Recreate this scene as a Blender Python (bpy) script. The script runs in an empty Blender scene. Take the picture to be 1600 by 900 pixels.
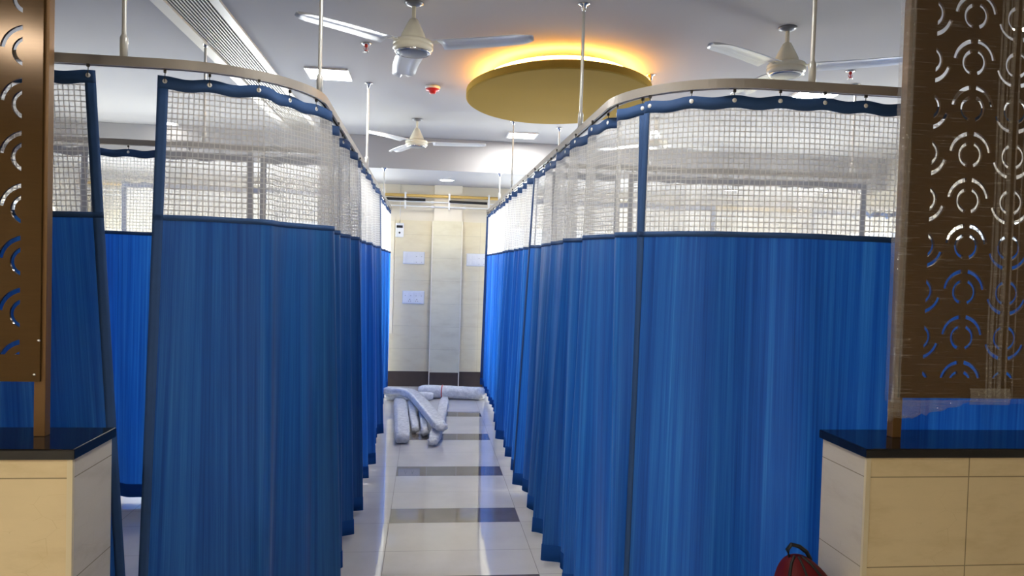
import bpy, bmesh, math, random
from mathutils import Vector, Matrix, noise
random.seed(7)
PI = math.pi
SC = bpy.context.scene
COL = SC.collection
R90 = PI / 2

# ------------------------------------------------------------------ camera
F_PX, YAW, PITCH, ROLL, CAM_Z = 1141.5, .1175, .0275, .0287, 1.6
cam_d = bpy.data.cameras.new('camera')
cam = bpy.data.objects.new('camera', cam_d)
COL.objects.link(cam)
cam_d.sensor_fit = 'HORIZONTAL'
cam_d.sensor_width = 36
cam_d.lens = F_PX * 36 / 1600
cam_d.clip_start = .02
fw = Vector((math.sin(YAW) * math.cos(PITCH), math.cos(YAW) * math.cos(PITCH), -math.sin(PITCH)))
rt = Vector((math.cos(YAW), -math.sin(YAW), 0))
up = rt.cross(fw)
r2 = rt * math.cos(ROLL) + up * math.sin(ROLL)
u2 = up * math.cos(ROLL) - rt * math.sin(ROLL)
cam.matrix_world = Matrix(((r2.x, u2.x, -fw.x, 0), (r2.y, u2.y, -fw.y, 0), (r2.z, u2.z, -fw.z, CAM_Z), (0, 0, 0, 1)))
SC.camera = cam

# ------------------------------------------------------------------ world, exposure, daylight
w = bpy.data.worlds.new('World')
SC.world = w
w.use_nodes = True
w.node_tree.nodes['Background'].inputs[0].default_value = (.78, .87, 1, 1)
w.node_tree.nodes['Background'].inputs[1].default_value = 2.0
SC.view_settings.view_transform = 'Standard'
SC.view_settings.look = 'None'
SC.view_settings.exposure = .22
SC.view_settings.gamma = 1
SC.view_settings.use_curve_mapping = False
SC.cycles.transparent_max_bounces = 32
SC.cycles.max_bounces = 10
SC.cycles.diffuse_bounces = 5
SC.cycles.glossy_bounces = 4
SC.cycles.transmission_bounces = 6
SC.cycles.sample_clamp_indirect = 6

def area(name, loc, rot, sx, sy, power, color):
    l = bpy.data.lights.new(name, 'AREA')
    l.shape = 'RECTANGLE'; l.size = sx; l.size_y = sy; l.energy = power; l.color = color
    o = bpy.data.objects.new(name, l)
    COL.objects.link(o)
    o.location = loc; o.rotation_euler = rot
    return o
DAY = (1, .975, .93)
P_BACK, P_SIDE, P_PANEL, P_LOBBY, P_LED = 270, 105, 165.0, 36.0, 50.0
# daylight entering by the windows (just outside each pane)
area('daylight_back_left', (-1.6, 10.28, 1.44), (-R90 + .45, 0, 0), 2.1, 1.4, P_BACK, DAY)
area('daylight_back_right', (2.1, 10.28, 1.44), (-R90 + .45, 0, 0), 2.0, 1.4, P_BACK, DAY)
area('added_daylight_left_front', (-4.78, 6.1, 1.5), (0, -R90 + .45, 0), 1.4, 1.5, P_SIDE * .9, DAY)  # side-wall windows are assumed; these four lamps add their daylight
area('added_daylight_left_rear', (-4.78, 8.3, 1.5), (0, -R90 + .45, 0), 1.4, 1.5, P_SIDE * 1.6, DAY)
area('added_daylight_right_front', (5.88, 6.2, 1.5), (0, R90 - .45, 0), 1.4, 1.7, P_SIDE * 2.0, DAY)
area('added_daylight_right_rear', (5.88, 8.4, 1.5), (0, R90 - .45, 0), 1.4, 1.5, P_SIDE * 1.9, DAY)

# ------------------------------------------------------------------ material helpers
def lin(r, g, b):
    f = lambda c: (c / 255 / 12.92) if c / 255 <= .04045 else ((c / 255 + .055) / 1.055) ** 2.4
    return (f(r), f(g), f(b), 1)

class NT:
    def __init__(s, name):
        s.m = bpy.data.materials.new(name); s.m.use_nodes = True
        s.t = s.m.node_tree; s.t.nodes.clear()
        s.out = s.n('ShaderNodeOutputMaterial')
    def n(s, typ, **kw):
        k = s.t.nodes.new(typ)
        for a, b in kw.items(): setattr(k, a, b)
        return k
    def l(s, a, b): s.t.links.new(a, b)
    def v(s, node, i, val):
        if hasattr(val, 'links'): s.l(val, node.inputs[i])
        else: node.inputs[i].default_value = val
    def math(s, op, a, b=None, c=None):
        k = s.n('ShaderNodeMath', operation=op); s.v(k, 0, a)
        if b is not None: s.v(k, 1, b)
        if c is not None: s.v(k, 2, c)
        return k.outputs[0]
    def mixc(s, f, a, b):
        k = s.n('ShaderNodeMix', data_type='RGBA'); s.v(k, 0, f); s.v(k, 6, a); s.v(k, 7, b)
        return k.outputs[2]
    def noise(s, vec, scale, detail=3, rough=.5):
        k = s.n('ShaderNodeTexNoise')
        if vec is not None: s.l(vec, k.inputs['Vector'])
        k.inputs['Scale'].default_value = scale; k.inputs['Detail'].default_value = detail; k.inputs['Roughness'].default_value = rough
        return k.outputs['Fac']
    def ramp(s, f, *stops):
        k = s.n('ShaderNodeValToRGB'); s.l(f, k.inputs[0]); e = k.color_ramp.elements
        while len(e) < len(stops): e.new(.5)
        for x, (p, c) in zip(e, stops): x.position = p; x.color = c
        return k.outputs[0]
    def obj(s): return s.n('ShaderNodeTexCoord').outputs['Object']
    def uv(s): return s.n('ShaderNodeTexCoord').outputs['UV']
    def scale(s, vec, xyz):
        k = s.n('ShaderNodeMapping'); s.l(vec, k.inputs[0]); k.inputs['Scale'].default_value = xyz
        return k.outputs[0]
    def bump(s, h, strength, dist=.01):
        k = s.n('ShaderNodeBump'); s.l(h, k.inputs['Height']); k.inputs['Strength'].default_value = strength; k.inputs['Distance'].default_value = dist
        return k.outputs[0]
    def pbr(s, color, rough=.5, metal=0, normal=None, spec=.5, coat=0):
        k = s.n('ShaderNodeBsdfPrincipled'); s.v(k, 'Base Color', color); s.v(k, 'Roughness', rough); s.v(k, 'Metallic', metal)
        k.inputs['Specular IOR Level'].default_value = spec
        k.inputs['Coat Weight'].default_value = coat
        if normal is not None: s.l(normal, k.inputs['Normal'])
        return k
    def fin(s, shader):
        s.l(shader, s.out.inputs[0]); return s.m

def plain(name, color, rough=.5, metal=0, var=.06, scale=6, spec=.5, bump=0, coat=0):
    t = NT(name)
    f = t.noise(t.obj(), scale)
    d = tuple(c * (1 - var) for c in color[:3]) + (1,)
    h = tuple(min(1, c * (1 + var)) for c in color[:3]) + (1,)
    c = t.mixc(f, d, h)
    nrm = t.bump(t.noise(t.obj(), scale * 12, 2), bump, .004) if bump else None
    return t.fin(t.pbr(c, rough, metal, nrm, spec, coat).outputs[0])

def emit(name, color, strength):
    t = NT(name); e = t.n('ShaderNodeEmission'); e.inputs[0].default_value = color; e.inputs[1].default_value = strength
    return t.fin(e.outputs[0])

M = {}
M['ceiling'] = plain('ceiling_paint', lin(174, 173, 175), .9, var=.02, scale=1.2, spec=.12)
M['wall_paint'] = plain('wall_paint', lin(226, 218, 200), .7, var=.03, scale=2)
M['lobby_paint'] = plain('lobby_paint', lin(205, 196, 176), .7, var=.03, scale=2)
M['white_metal'] = plain('white_powder_coat', lin(205, 200, 192), .35, .1, var=.03)
M['track'] = plain('track_aluminium', lin(158, 152, 146), .4, .3, var=.04)
M['rod'] = plain('rod_enamel', lin(205, 205, 202), .3, .3, var=.03)
M['chrome'] = plain('chrome', lin(210, 210, 212), .15, 1, var=.02)
M['dark_wire'] = plain('dark_wire', lin(70, 66, 62), .4, .7)
M['black'] = plain('black_plastic', lin(18, 18, 20), .45)
M['slot_shade'] = plain('slot_shade', lin(24, 24, 26), .9)
M['white_plastic'] = plain('white_plastic', lin(232, 234, 236), .3, var=.02)
M['eyelet'] = plain('eyelet_metal', lin(240, 240, 240), .25, .2, var=.01)
M['granite'] = plain('black_granite', lin(17, 17, 19), .1, var=.5, scale=90, spec=.6)
M['band'] = plain('navy_band', lin(36, 72, 122), .75, var=.08, scale=30, bump=.15)
M['red'] = plain('red_plastic', lin(190, 30, 24), .35)
M['fan_cream'] = plain('fan_enamel', lin(222, 218, 200), .22, var=.02)
M['fan_blade'] = plain('fan_blade_enamel', lin(206, 208, 212), .25, .15, var=.02)
M['disc'] = plain('yellow_paint', lin(160, 130, 58), .9, var=.04, scale=4, spec=.06)
M['yellow_pipe'] = plain('yellow_pipe', lin(205, 170, 95), .35, var=.05)
M['frame'] = plain('window_frame', lin(236, 228, 205), .4, var=.02)
M['edge_trim'] = plain('edge_trim', lin(205, 192, 160), .3, var=.03)
M['cream_trim'] = plain('cream_trim', lin(236, 230, 212), .35, var=.02)
M['skirting'] = plain('skirting_stone', lin(74, 64, 60), .25, var=.15, scale=14)
M['bag_black'] = plain('bag_trim', lin(14, 12, 13), .6)
M['joint'] = plain('tile_joint', lin(120, 114, 108), .5)


def floor_pbr(t, c, o):
    k = t.pbr(c, .035, 0, t.bump(t.noise(o, 1.4, 2), .012, .01), .5)
    k.inputs['IOR'].default_value = 2.0
    return k.outputs[0]
def tiles_floor():
    t = NT('polished_floor_tile'); o = t.obj()
    f = t.noise(o, 2.2, 6, .6)
    c = t.ramp(f, (.3, lin(208, 204, 198)), (.55, lin(218, 214, 208)), (.75, lin(225, 221, 214)))
    return t.fin(floor_pbr(t, c, o))
M['floor'] = tiles_floor()
def strip_tile():
    t = NT('inlay_tile'); o = t.obj()
    return t.fin(floor_pbr(t, t.mixc(t.noise(o, 9, 4), lin(96, 89, 84), lin(116, 108, 102)), o))
M['strip'] = strip_tile()

def tile_wall(name, base, dark, sx, sz, ox, oz, axis='X', joint=.004, rough=.25):
    """cream wall tiles; joints on a regular grid of the object's own coordinates"""
    t = NT(name); o = t.obj()
    sp = t.n('ShaderNodeSeparateXYZ'); t.l(o, sp.inputs[0])
    def line(v, size, off):
        q = t.math('FRACT', t.math('DIVIDE', t.math('SUBTRACT', v, off), size))
        q = t.math('ABSOLUTE', t.math('SUBTRACT', q, .5))
        return t.math('GREATER_THAN', q, .5 - joint / 2 / size)
    a = line(sp.outputs[axis], sx, ox); b = line(sp.outputs['Z'], sz, oz)
    g = t.math('MAXIMUM', a, b)
    n1 = t.noise(t.scale(o, (1, 1, 3)), 3.5, 6, .62)
    c = t.ramp(n1, (.25, dark), (.5, base), (.8, tuple(min(1, x * 1.06) for x in base[:3]) + (1,)))
    k = t.n('ShaderNodeTexVoronoi', feature='DISTANCE_TO_EDGE'); t.l(t.scale(o, (1, 1, 1.6)), k.inputs['Vector']); k.inputs['Scale'].default_value = 9
    vein = t.math('MULTIPLY', t.math('LESS_THAN', k.outputs['Distance'], .006), t.math('GREATER_THAN', t.noise(o, 5, 2), .62))
    c = t.mixc(t.math('MULTIPLY', vein, .5), c, dark)
    c = t.mixc(t.math('MULTIPLY', g, .75), c, lin(110, 98, 76))
    return t.fin(t.pbr(c, rough, 0, None, .45).outputs[0])
M['tile_counter'] = tile_wall('counter_tile', lin(212, 193, 154), lin(196, 175, 134), .38, .31, 0, 0, 'X')
M['tile_counter_end'] = tile_wall('counter_end_tile', lin(200, 192, 178), lin(186, 176, 160), .6, .31, .3, 0, 'Y', .003)
M['tile_back'] = tile_wall('back_wall_tile', lin(226, 216, 186), lin(219, 206, 174), .6, .3, .1, .2, 'X', .0012)
M['tile_column'] = tile_wall('column_tile', lin(224, 218, 190), lin(214, 206, 176), 3, .3, 1.5, .2, 'X', .0012)

def fabric():
    t = NT('blue_striped_satin'); uv = t.uv()
    s1 = t.noise(t.scale(uv, (1, .008, 1)), 46, 4, .78)
    s2 = t.noise(t.scale(uv, (1, .02, 1)), 9, 1, .5)
    f = t.math('ADD', t.math('MULTIPLY', s1, .7), t.math('MULTIPLY', s2, .3))
    c = t.ramp(f, (.34, lin(22, 66, 116)), (.46, lin(29, 82, 134)), (.57, lin(38, 96, 147)), (.7, lin(68, 124, 172)))
    ct = t.ramp(f, (.36, lin(12, 68, 172)), (.5, lin(24, 98, 206)), (.66, lin(52, 134, 228)))
    wr = t.bump(t.noise(t.scale(uv, (1, .35, 1)), 7, 3), .25, .02)
    p = t.pbr(c, .5, 0, wr, .35)
    p.inputs['Sheen Weight'].default_value = .25; p.inputs['Sheen Roughness'].default_value = .4
    p.inputs['Sheen Tint'].default_value = (.5, .65, 1, 1)
    tr = t.n('ShaderNodeBsdfTranslucent'); t.l(ct, tr.inputs[0])
    mx = t.n('ShaderNodeMixShader'); mx.inputs[0].default_value = .31
    t.l(p.outputs[0], mx.inputs[1]); t.l(tr.outputs[0], mx.inputs[2])
    return t.fin(mx.outputs[0])
M['fabric'] = fabric()

def net():
    t = NT('white_square_net'); uv = t.uv()
    sp = t.n('ShaderNodeSeparateXYZ'); t.l(uv, sp.inputs[0])
    P, W = .0205, .0040
    def line(v):
        q = t.math('ABSOLUTE', t.math('SUBTRACT', t.math('FRACT', t.math('DIVIDE', v, P)), .5))
        return t.math('GREATER_THAN', q, .5 - W / 2 / P)
    g = t.math('MAXIMUM', line(sp.outputs[0]), line(sp.outputs[1]))
    def cloth(cd, ct):
        d = t.n('ShaderNodeBsdfDiffuse'); d.inputs[0].default_value = cd
        r = t.n('ShaderNodeBsdfTranslucent'); r.inputs[0].default_value = ct
        m = t.n('ShaderNodeMixShader'); m.inputs[0].default_value = .5
        t.l(d.outputs[0], m.inputs[1]); t.l(r.outputs[0], m.inputs[2]); return m.outputs[0]
    cell_haze, cord = cloth((.9, .89, .87, 1), (.9, .89, .87, 1)), cloth(lin(196, 193, 190), lin(186, 183, 180))  # white filling puts haze into the open cells of the net
    m1 = t.n('ShaderNodeMixShader'); t.l(g, m1.inputs[0]); t.l(cell_haze, m1.inputs[1]); t.l(cord, m1.inputs[2])
    tp = t.n('ShaderNodeBsdfTransparent')
    m2 = t.n('ShaderNodeMixShader')
    t.l(t.math('MULTIPLY_ADD', g, .67, .31), m2.inputs[0])
    t.l(tp.outputs[0], m2.inputs[1]); t.l(m1.outputs[0], m2.inputs[2])
    return t.fin(m2.outputs[0])
M['net'] = net()

def bronze():
    t = NT('bronze_lacquer'); o = t.obj()
    g = t.noise(t.scale(o, (1, 1, 14)), 8, 3, .6)
    c = t.mixc(g, lin(72, 50, 22), lin(86, 63, 31))
    return t.fin(t.pbr(c, .14, .35, None, .5).outputs[0])
M['bronze'] = bronze()
M['bronze_tube'] = plain('bronze_tube', lin(112, 82, 46), .35, .3, var=.05)
def wood_screen():
    t = NT('bronze_brushed'); o = t.obj()
    g = t.noise(t.scale(o, (.6, 1, 30)), 10, 3, .6)
    c = t.mixc(g, lin(66, 45, 18), lin(102, 73, 36))
    return t.fin(t.pbr(c, .3, .3, None, .5).outputs[0])
M['bronze_brushed'] = wood_screen()
def film(nm='stretch_film', dens=(.16, .07)):
    t = NT(nm); o = t.obj()
    h = t.noise(t.scale(o, (1.1, 1, 44)), 5, 4, .65)
    g = t.n('ShaderNodeBsdfGlossy'); g.inputs['Roughness'].default_value = .12; g.inputs[0].default_value = (1, .97, .9, 1)
    t.l(t.bump(h, .9, .02), g.inputs['Normal'])
    d = t.n('ShaderNodeBsdfDiffuse'); d.inputs[0].default_value = (.75, .68, .55, 1)
    md = t.n('ShaderNodeMixShader'); md.inputs[0].default_value = .25; t.l(g.outputs[0], md.inputs[1]); t.l(d.outputs[0], md.inputs[2])
    tp = t.n('ShaderNodeBsdfTransparent')
    m = t.n('ShaderNodeMixShader'); f = t.math('MULTIPLY_ADD', t.math('GREATER_THAN', h, .6), *dens)
    t.l(f, m.inputs[0]); t.l(tp.outputs[0], m.inputs[1]); t.l(md.outputs[0], m.inputs[2])
    return t.fin(m.outputs[0])
M['film'] = film('stretch_film', (.26, .06))
M['film_bunched'] = film('bunched_film', (.25, .32))
def wrapm():
    t = NT('bubble_wrap'); o = t.obj()
    k = t.n('ShaderNodeTexVoronoi'); t.l(o, k.inputs['Vector']); k.inputs['Scale'].default_value = 60
    h = t.math('ADD', t.math('MULTIPLY', k.outputs['Distance'], .5), t.noise(t.scale(o, (1, 1, 1)), 22, 4, .7))
    c = t.ramp(t.noise(o, 26, 4, .7), (.3, lin(206, 207, 208)), (.5, lin(228, 228, 226)), (.68, lin(246, 246, 244)))
    return t.fin(t.pbr(c, .22, 0, t.bump(h, .35, .01), .6).outputs[0])
M['wrap'] = wrapm()
def bagm():
    t = NT('red_nylon'); o = t.obj()
    c = t.mixc(t.noise(o, 8, 3), lin(74, 3, 11), lin(94, 5, 15))
    return t.fin(t.pbr(c, .6, 0, t.bump(t.noise(o, 140, 2), .2, .003), .3).outputs[0])
M['bag'] = bagm()
def glassm():
    t = NT('window_glass'); g = t.n('ShaderNodeBsdfGlossy'); g.inputs['Roughness'].default_value = .02
    tp = t.n('ShaderNodeBsdfTransparent'); tp.inputs[0].default_value = (.93, .96, .97, 1)
    m = t.n('ShaderNodeMixShader'); m.inputs[0].default_value = .06
    t.l(tp.outputs[0], m.inputs[1]); t.l(g.outputs[0], m.inputs[2]); return t.fin(m.outputs[0])
M['glass'] = glassm()
M['panel_light'] = emit('panel_light', (1, .97, .9, 1), P_PANEL)
M['lobby_light'] = emit('lobby_light', (1, .91, .77, 1), P_LOBBY)
M['led'] = emit('led_strip', (1, .5, .1, 1), P_LED)
M['down'] = emit('downlight', (1, .95, .86, 1), 110)
M['down_soft'] = emit('downlight_soft', (1, .95, .86, 1), 22)
M['added_panel_dim'] = emit('added_panel_dim', (.92, .96, 1, 1), 4)
M['added_panel_aisle'] = emit('added_panel_aisle', (1, .97, .9, 1), 62)
M['panel_far'] = emit('panel_far', (1, .97, .9, 1), 105)

# ------------------------------------------------------------------ mesh helpers
class MB:
    def __init__(s): s.v = []; s.f = []; s.mi = []; s.sm = []; s.uv = {}
    def add(s, vs, fs, mi=0, smooth=False):
        b = len(s.v); s.v += [tuple(p) for p in vs]
        for f in fs: s.f.append(tuple(b + i for i in f)); s.mi.append(mi); s.sm.append(smooth)
    def box(s, x0, x1, y0, y1, z0, z1, mi=0, bev=0):
        if bev <= 0:
            v = [(x, y, z) for z in (z0, z1) for y in (y0, y1) for x in (x0, x1)]
            s.add(v, [(0, 2, 3, 1), (4, 5, 7, 6), (0, 1, 5, 4), (2, 6, 7, 3), (0, 4, 6, 2), (1, 3, 7, 5)], mi)
        else:
            bm = bmesh.new(); bmesh.ops.create_cube(bm, size=1)
            for q in bm.verts: q.co = Vector(((x0 + x1) / 2 + q.co.x * (x1 - x0), (y0 + y1) / 2 + q.co.y * (y1 - y0), (z0 + z1) / 2 + q.co.z * (z1 - z0)))
            bmesh.ops.bevel(bm, geom=bm.edges[:], offset=bev, segments=2, affect='EDGES', profile=.6)
            bm.verts.index_update()
            s.add([q.co for q in bm.verts], [[q.index for q in f.verts] for f in bm.faces], mi); bm.free()
    def lathe(s, prof, n=32, c=(0, 0, 0), mi=0, sx=1, sy=1, axis='z', smooth=True):
        vs = []; fs = []
        for r, z in prof:
            for k in range(n):
                a = 2 * PI * k / n
                x, y = r * math.cos(a) * sx, r * math.sin(a) * sy
                p = (x, y, z) if axis == 'z' else ((x, z, y) if axis == 'y' else (z, x, y))
                vs.append((c[0] + p[0], c[1] + p[1], c[2] + p[2]))
        for i in range(len(prof) - 1):
            for k in range(n):
                k2 = (k + 1) % n
                fs.append((i * n + k, i * n + k2, (i + 1) * n + k2, (i + 1) * n + k))
        s.add(vs, fs, mi, smooth)
    def tube(s, pts, r, n=10, mi=0, prof=None, upv=(0, 0, 1), cap=True, smooth=True):
        """sweep a round (radius r or list) or a given closed (side, up) profile along pts"""
        pts = [Vector(p) for p in pts]; vs = []; fs = []
        m = n if prof is None else len(prof)
        U = Vector(upv)
        for i, p in enumerate(pts):
            t = (pts[min(i + 1, len(pts) - 1)] - pts[max(i - 1, 0)]).normalized()
            side = t.cross(U)
            side = side.normalized() if side.length > 1e-4 else t.cross(Vector((1, 0, 0))).normalized()
            u = side.cross(t)
            for k in range(m):
                if prof is None:
                    a = 2 * PI * k / n; rr = r[i] if isinstance(r, (list, tuple)) else r
                    vs.append(p + side * (math.cos(a) * rr) + u * (math.sin(a) * rr))
                else: vs.append(p + side * prof[k][0] + u * prof[k][1])
        for i in range(len(pts) - 1):
            for k in range(m):
                k2 = (k + 1) % m
                fs.append((i * m + k, i * m + k2, (i + 1) * m + k2, (i + 1) * m + k))
        s.add(vs, fs, mi, smooth)
        if cap: s.add(vs[:m], [tuple(range(m))][::-1], mi); s.add(vs[-m:], [tuple(range(m))], mi)
    def build(s, name, mats, parent=None, loc=None, fix=True):
        me = bpy.data.meshes.new(name); me.from_pydata(s.v, [], s.f)
        for m in (mats if isinstance(mats, (list, tuple)) else [mats]): me.materials.append(m)
        me.polygons.foreach_set('material_index', s.mi); me.polygons.foreach_set('use_smooth', s.sm)
        if fix:
            bm = bmesh.new(); bm.from_mesh(me); bmesh.ops.recalc_face_normals(bm, faces=bm.faces[:]); bm.to_mesh(me); bm.free()
        o = bpy.data.objects.new(name, me); COL.objects.link(o)
        if loc: o.location = loc
        if parent: o.parent = parent
        return o

def tag(o, label, cat, group=None):
    o['label'] = label; o['category'] = cat
    if group: o['group'] = group
    return o
def thing(name, label, cat, loc=(0, 0, 0), rz=0, group=None):
    o = bpy.data.objects.new(name, None); COL.objects.link(o)
    o.location = loc; o.rotation_euler = (0, 0, rz); o.empty_display_size = .05
    return tag(o, label, cat, group)
def struct(o): o['kind'] = 'structure'; return o
def dup(root, loc, rz=0, label=None):
    r = root.copy(); COL.objects.link(r); r.location = loc; r.rotation_euler = (0, 0, rz)
    if label: r['label'] = label
    for ch in list(root.children):
        c = ch.copy(); COL.objects.link(c); c.parent = r
        for g in ch.children:
            d = g.copy(); COL.objects.link(d); d.parent = c
    return r

# ------------------------------------------------------------------ room shell
XL, XR, YB, YF, CZ = -4.3, 5.4, 9.7, -3.2, 3.0
# floor: polished tiles with dark inlay strips down the aisle
SX = (-.189, .628)
STR = [(1.40, 1.67), (2.42, 2.69), (3.47, 3.74), (4.529, 4.798), (5.548, 5.811), (6.70, 6.955), (7.758, 8.02), (8.83, 9.09)]
xs_j = [-4.2 + .003, -3.4, -2.6, -1.8, -.99, SX[0], SX[1], 1.43, 2.23, 3.03, 3.83, 4.63]
ys_j = sorted([a for s in STR for a in s] + [(STR[i][1] + STR[i + 1][0]) / 2 - .02 for i in range(2, 7)] + [-2.4, -1.6, -.8, 0, .8])
ys_j = [4.08 if abs(y - 4.08) < .12 else y for y in ys_j]
def breaks(lo, hi, js, g=.0016):
    b = [(lo, None)]
    e = [lo]
    for j in js: e += [j - g, j + g]
    return e + [hi]
bx, by = breaks(XL, XR, xs_j), breaks(YF, YB, ys_j)
f = MB()
vid = {}
def fv(x, y):
    if (x, y) not in vid: vid[(x, y)] = len(f.v); f.v.append((x, y, 0))
    return vid[(x, y)]
for i in range(len(bx) - 1):
    for j in range(len(by) - 1):
        cx, cy = (bx[i] + bx[i + 1]) / 2, (by[j] + by[j + 1]) / 2
        mi = 1 if (i % 2 or j % 2) else 0
        if SX[0] - .001 < cx < SX[1] + .001 and any(a - .001 < cy < b + .001 for a, b in STR) and mi == 0: mi = 2
        f.f.append((fv(bx[i], by[j]), fv(bx[i + 1], by[j]), fv(bx[i + 1], by[j + 1]), fv(bx[i], by[j + 1]))); f.mi.append(mi); f.sm.append(False)
b = len(f.v)
f.box(XL, XR, YF, YB, -.12, -.02, 1)
struct(f.build('floor', [M['floor'], M['joint'], M['strip']]))

m = MB(); m.box(XL - .15, XR + .15, YF - .15, YB + .15, CZ, CZ + .15); struct(m.build('ceiling', M['ceiling']))
m = MB(); m.box(XL, XR, 8.13, YB, 2.65, CZ - .002); struct(m.build('ceiling_beam', M['ceiling']))

def wall_with_openings(name, axis, p0, p1, a0, a1, openings, mat, z1=CZ):
    """axis 'x': wall spans a0..a1 in x, thickness p0..p1 in y;  axis 'y': the other way"""
    m = MB()
    def bx_(u0, u1, z0, zt):
        if u1 - u0 < 1e-4 or zt - z0 < 1e-4: return
        if axis == 'x': m.box(u0, u1, p0, p1, z0, zt)
        else: m.box(p0, p1, u0, u1, z0, zt)
    u = a0
    for (o0, o1, z0, zt) in sorted(openings):
        bx_(u, o0, 0, z1); bx_(o0, o1, 0, z0); bx_(o0, o1, zt, z1); u = o1
    bx_(u, a1, 0, z1)
    return struct(m.build(name, mat))
WB = [(-2.65, -.425, .7, 2.17), (1.05, 3.15, .7, 2.17)]
WLs = [(5.3, 6.9, .8, 2.2), (7.5, 9.1, .8, 2.2)]  # assumed left-wall windows, added to let daylight into the cubicles
WRs = [(5.3, 7.1, .8, 2.2), (7.6, 9.2, .8, 2.2)]  # assumed right-wall windows, added for their daylight
wall_with_openings('wall_back', 'x', YB, YB + .2, XL, XR, WB, M['wall_paint'])
wall_with_openings('wall_left', 'y', XL - .15, XL, YF, YB, WLs, M['wall_paint'])
wall_with_openings('wall_right', 'y', XR, XR + .15, YF, YB, WRs, M['wall_paint'])
wall_with_openings('wall_front', 'x', YF - .15, YF, XL, XR, [], M['lobby_paint'])

def window(n, axis, plane, a0, a1, z0, z1, sgn):
    """cream frame with two mullions, a transom, and panes; plane = inner wall face, sgn points outwards"""
    fr = MB(); t = .05
    def b_(u0, u1, w0, w1, q0, q1, mb):
        d0, d1 = sorted((plane + sgn * q0, plane + sgn * q1))
        if axis == 'x': mb.box(u0, u1, d0, d1, w0, w1)
        else: mb.box(d0, d1, u0, u1, w0, w1)
    for u0, u1 in ((a0, a0 + t), (a1 - t, a1)): b_(u0, u1, z0, z1, -.012, .1, fr)
    for w0, w1 in ((z0, z0 + t), (z1 - t, z1)): b_(a0 + t, a1 - t, w0, w1, -.012, .1, fr)
    for k in (1, 2):
        u = a0 + (a1 - a0) * k / 3; b_(u - .02, u + .02, z0 + t, z1 - t, .02, .07, fr)
    o = struct(fr.build(f'window_{n}', M['frame']))
    for k in range(3):
        g = MB(); u0 = a0 + (a1 - a0) * k / 3 + (.05 if k == 0 else .02); u1 = a0 + (a1 - a0) * (k + 1) / 3 - (.05 if k == 2 else .02)
        b_(u0, u1, z0 + t, z1 - t, .042, .048, g)
        g.build('window_pane', M['glass'], o)
    return o
for i, q in enumerate(WB): window(i + 1, 'x', YB, *q, 1)
for i, q in enumerate(WLs): window(i + 3, 'y', XL, *q, -1)
for i, q in enumerate(WRs): window(i + 5, 'y', XR, *q, 1)

# tile dado, skirting and column on the back wall
m = MB()
for x0, x1, z0, z1 in ((XL, -2.66, .2, 2.185), (-2.66, -.415, .2, .69), (-.415, .09, .2, 2.185), (.44, 1.04, .2, 2.185), (1.04, 3.16, .2, .69), (3.16, XR, .2, 2.185)):
    m.box(x0, x1, YB - .012, YB - .0005, z0, z1)
struct(m.build('wall_back_tiling', M['tile_back']))
m = MB(); m.box(XL, .075, YB - .016, YB - .0005, 0, .2); m.box(.455, XR, YB - .016, YB - .0005, 0, .2)
struct(m.build('baseboard_back', M['skirting']))
m = MB(); m.box(.085, .447, 9.61, YB - .001, 0, 2.65); struct(m.build('pillar', M['wall_paint']))
m = MB(); m.box(.075, .457, 9.598, 9.609, .2, 2.187); struct(m.build('pillar_tiling', M['tile_column']))
m = MB(); m.box(.075, .457, 9.596, 9.609, 0, .2); struct(m.build('baseboard_pillar', M['skirting']))
m = MB()
for x in (.069, .457): m.box(x - .006, x + .006, 9.594, 9.606, 0, 2.187)
struct(m.build('trim_1', M['cream_trim']))

# ------------------------------------------------------------------ half walls with granite tops
HZ = 1.025
def half_wall(name, x0, x1, endx, side):
    y0, y1 = 2.3, 2.572
    m = MB(); e = .004
    bxs = [(x0, x1, y0, y1, 0, HZ - .032)]
    for q in bxs: m.box(*q[:5], q[5] - .0012, mi=0)
    m.box(endx - (.0 if side > 0 else .004), endx + (.004 if side > 0 else .0), y0 + .0, y1, 0, HZ - .033, 1)
    o = struct(m.build(name, [M['tile_counter'], M['tile_counter_end']]))
    # tile grid origin: put the first joint of the front face where the courses start
    t = MB(); s = side
    t.box(endx - (.010 if s > 0 else .006), endx + (.006 if s > 0 else .010), y0 - .006, y0 + .006, 0, HZ - .032)
    struct(t.build('trim_2' if side > 0 else 'trim_3', M['edge_trim']))
    g = MB()
    gx0, gx1 = (x0, x1 + .014) if side > 0 else (x0 - .014, x1)
    g.box(gx0, gx1, y0 - .014, y1 + .014, HZ - .032, HZ, bev=.005)
    return tag(g.build('granite_coping', M['granite']), 'polished black granite coping on the left half wall' if side > 0 else 'polished black granite coping on the right half wall', 'countertop')
def shift_mesh(o, d):
    for v in o.data.vertices: v.co -= Vector(d)
    o.location = d
half_wall('wall_counter_left', XL, -1.036, -1.036, 1)
half_wall('wall_counter_right', 1.501, XR, 1.501, -1)
for nm, d in (('wall_counter_left', (-1.036, 2.3, .935)), ('wall_counter_right', (1.877, 2.3, .925))):
    shift_mesh(bpy.data.objects[nm], Vector(d))

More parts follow.
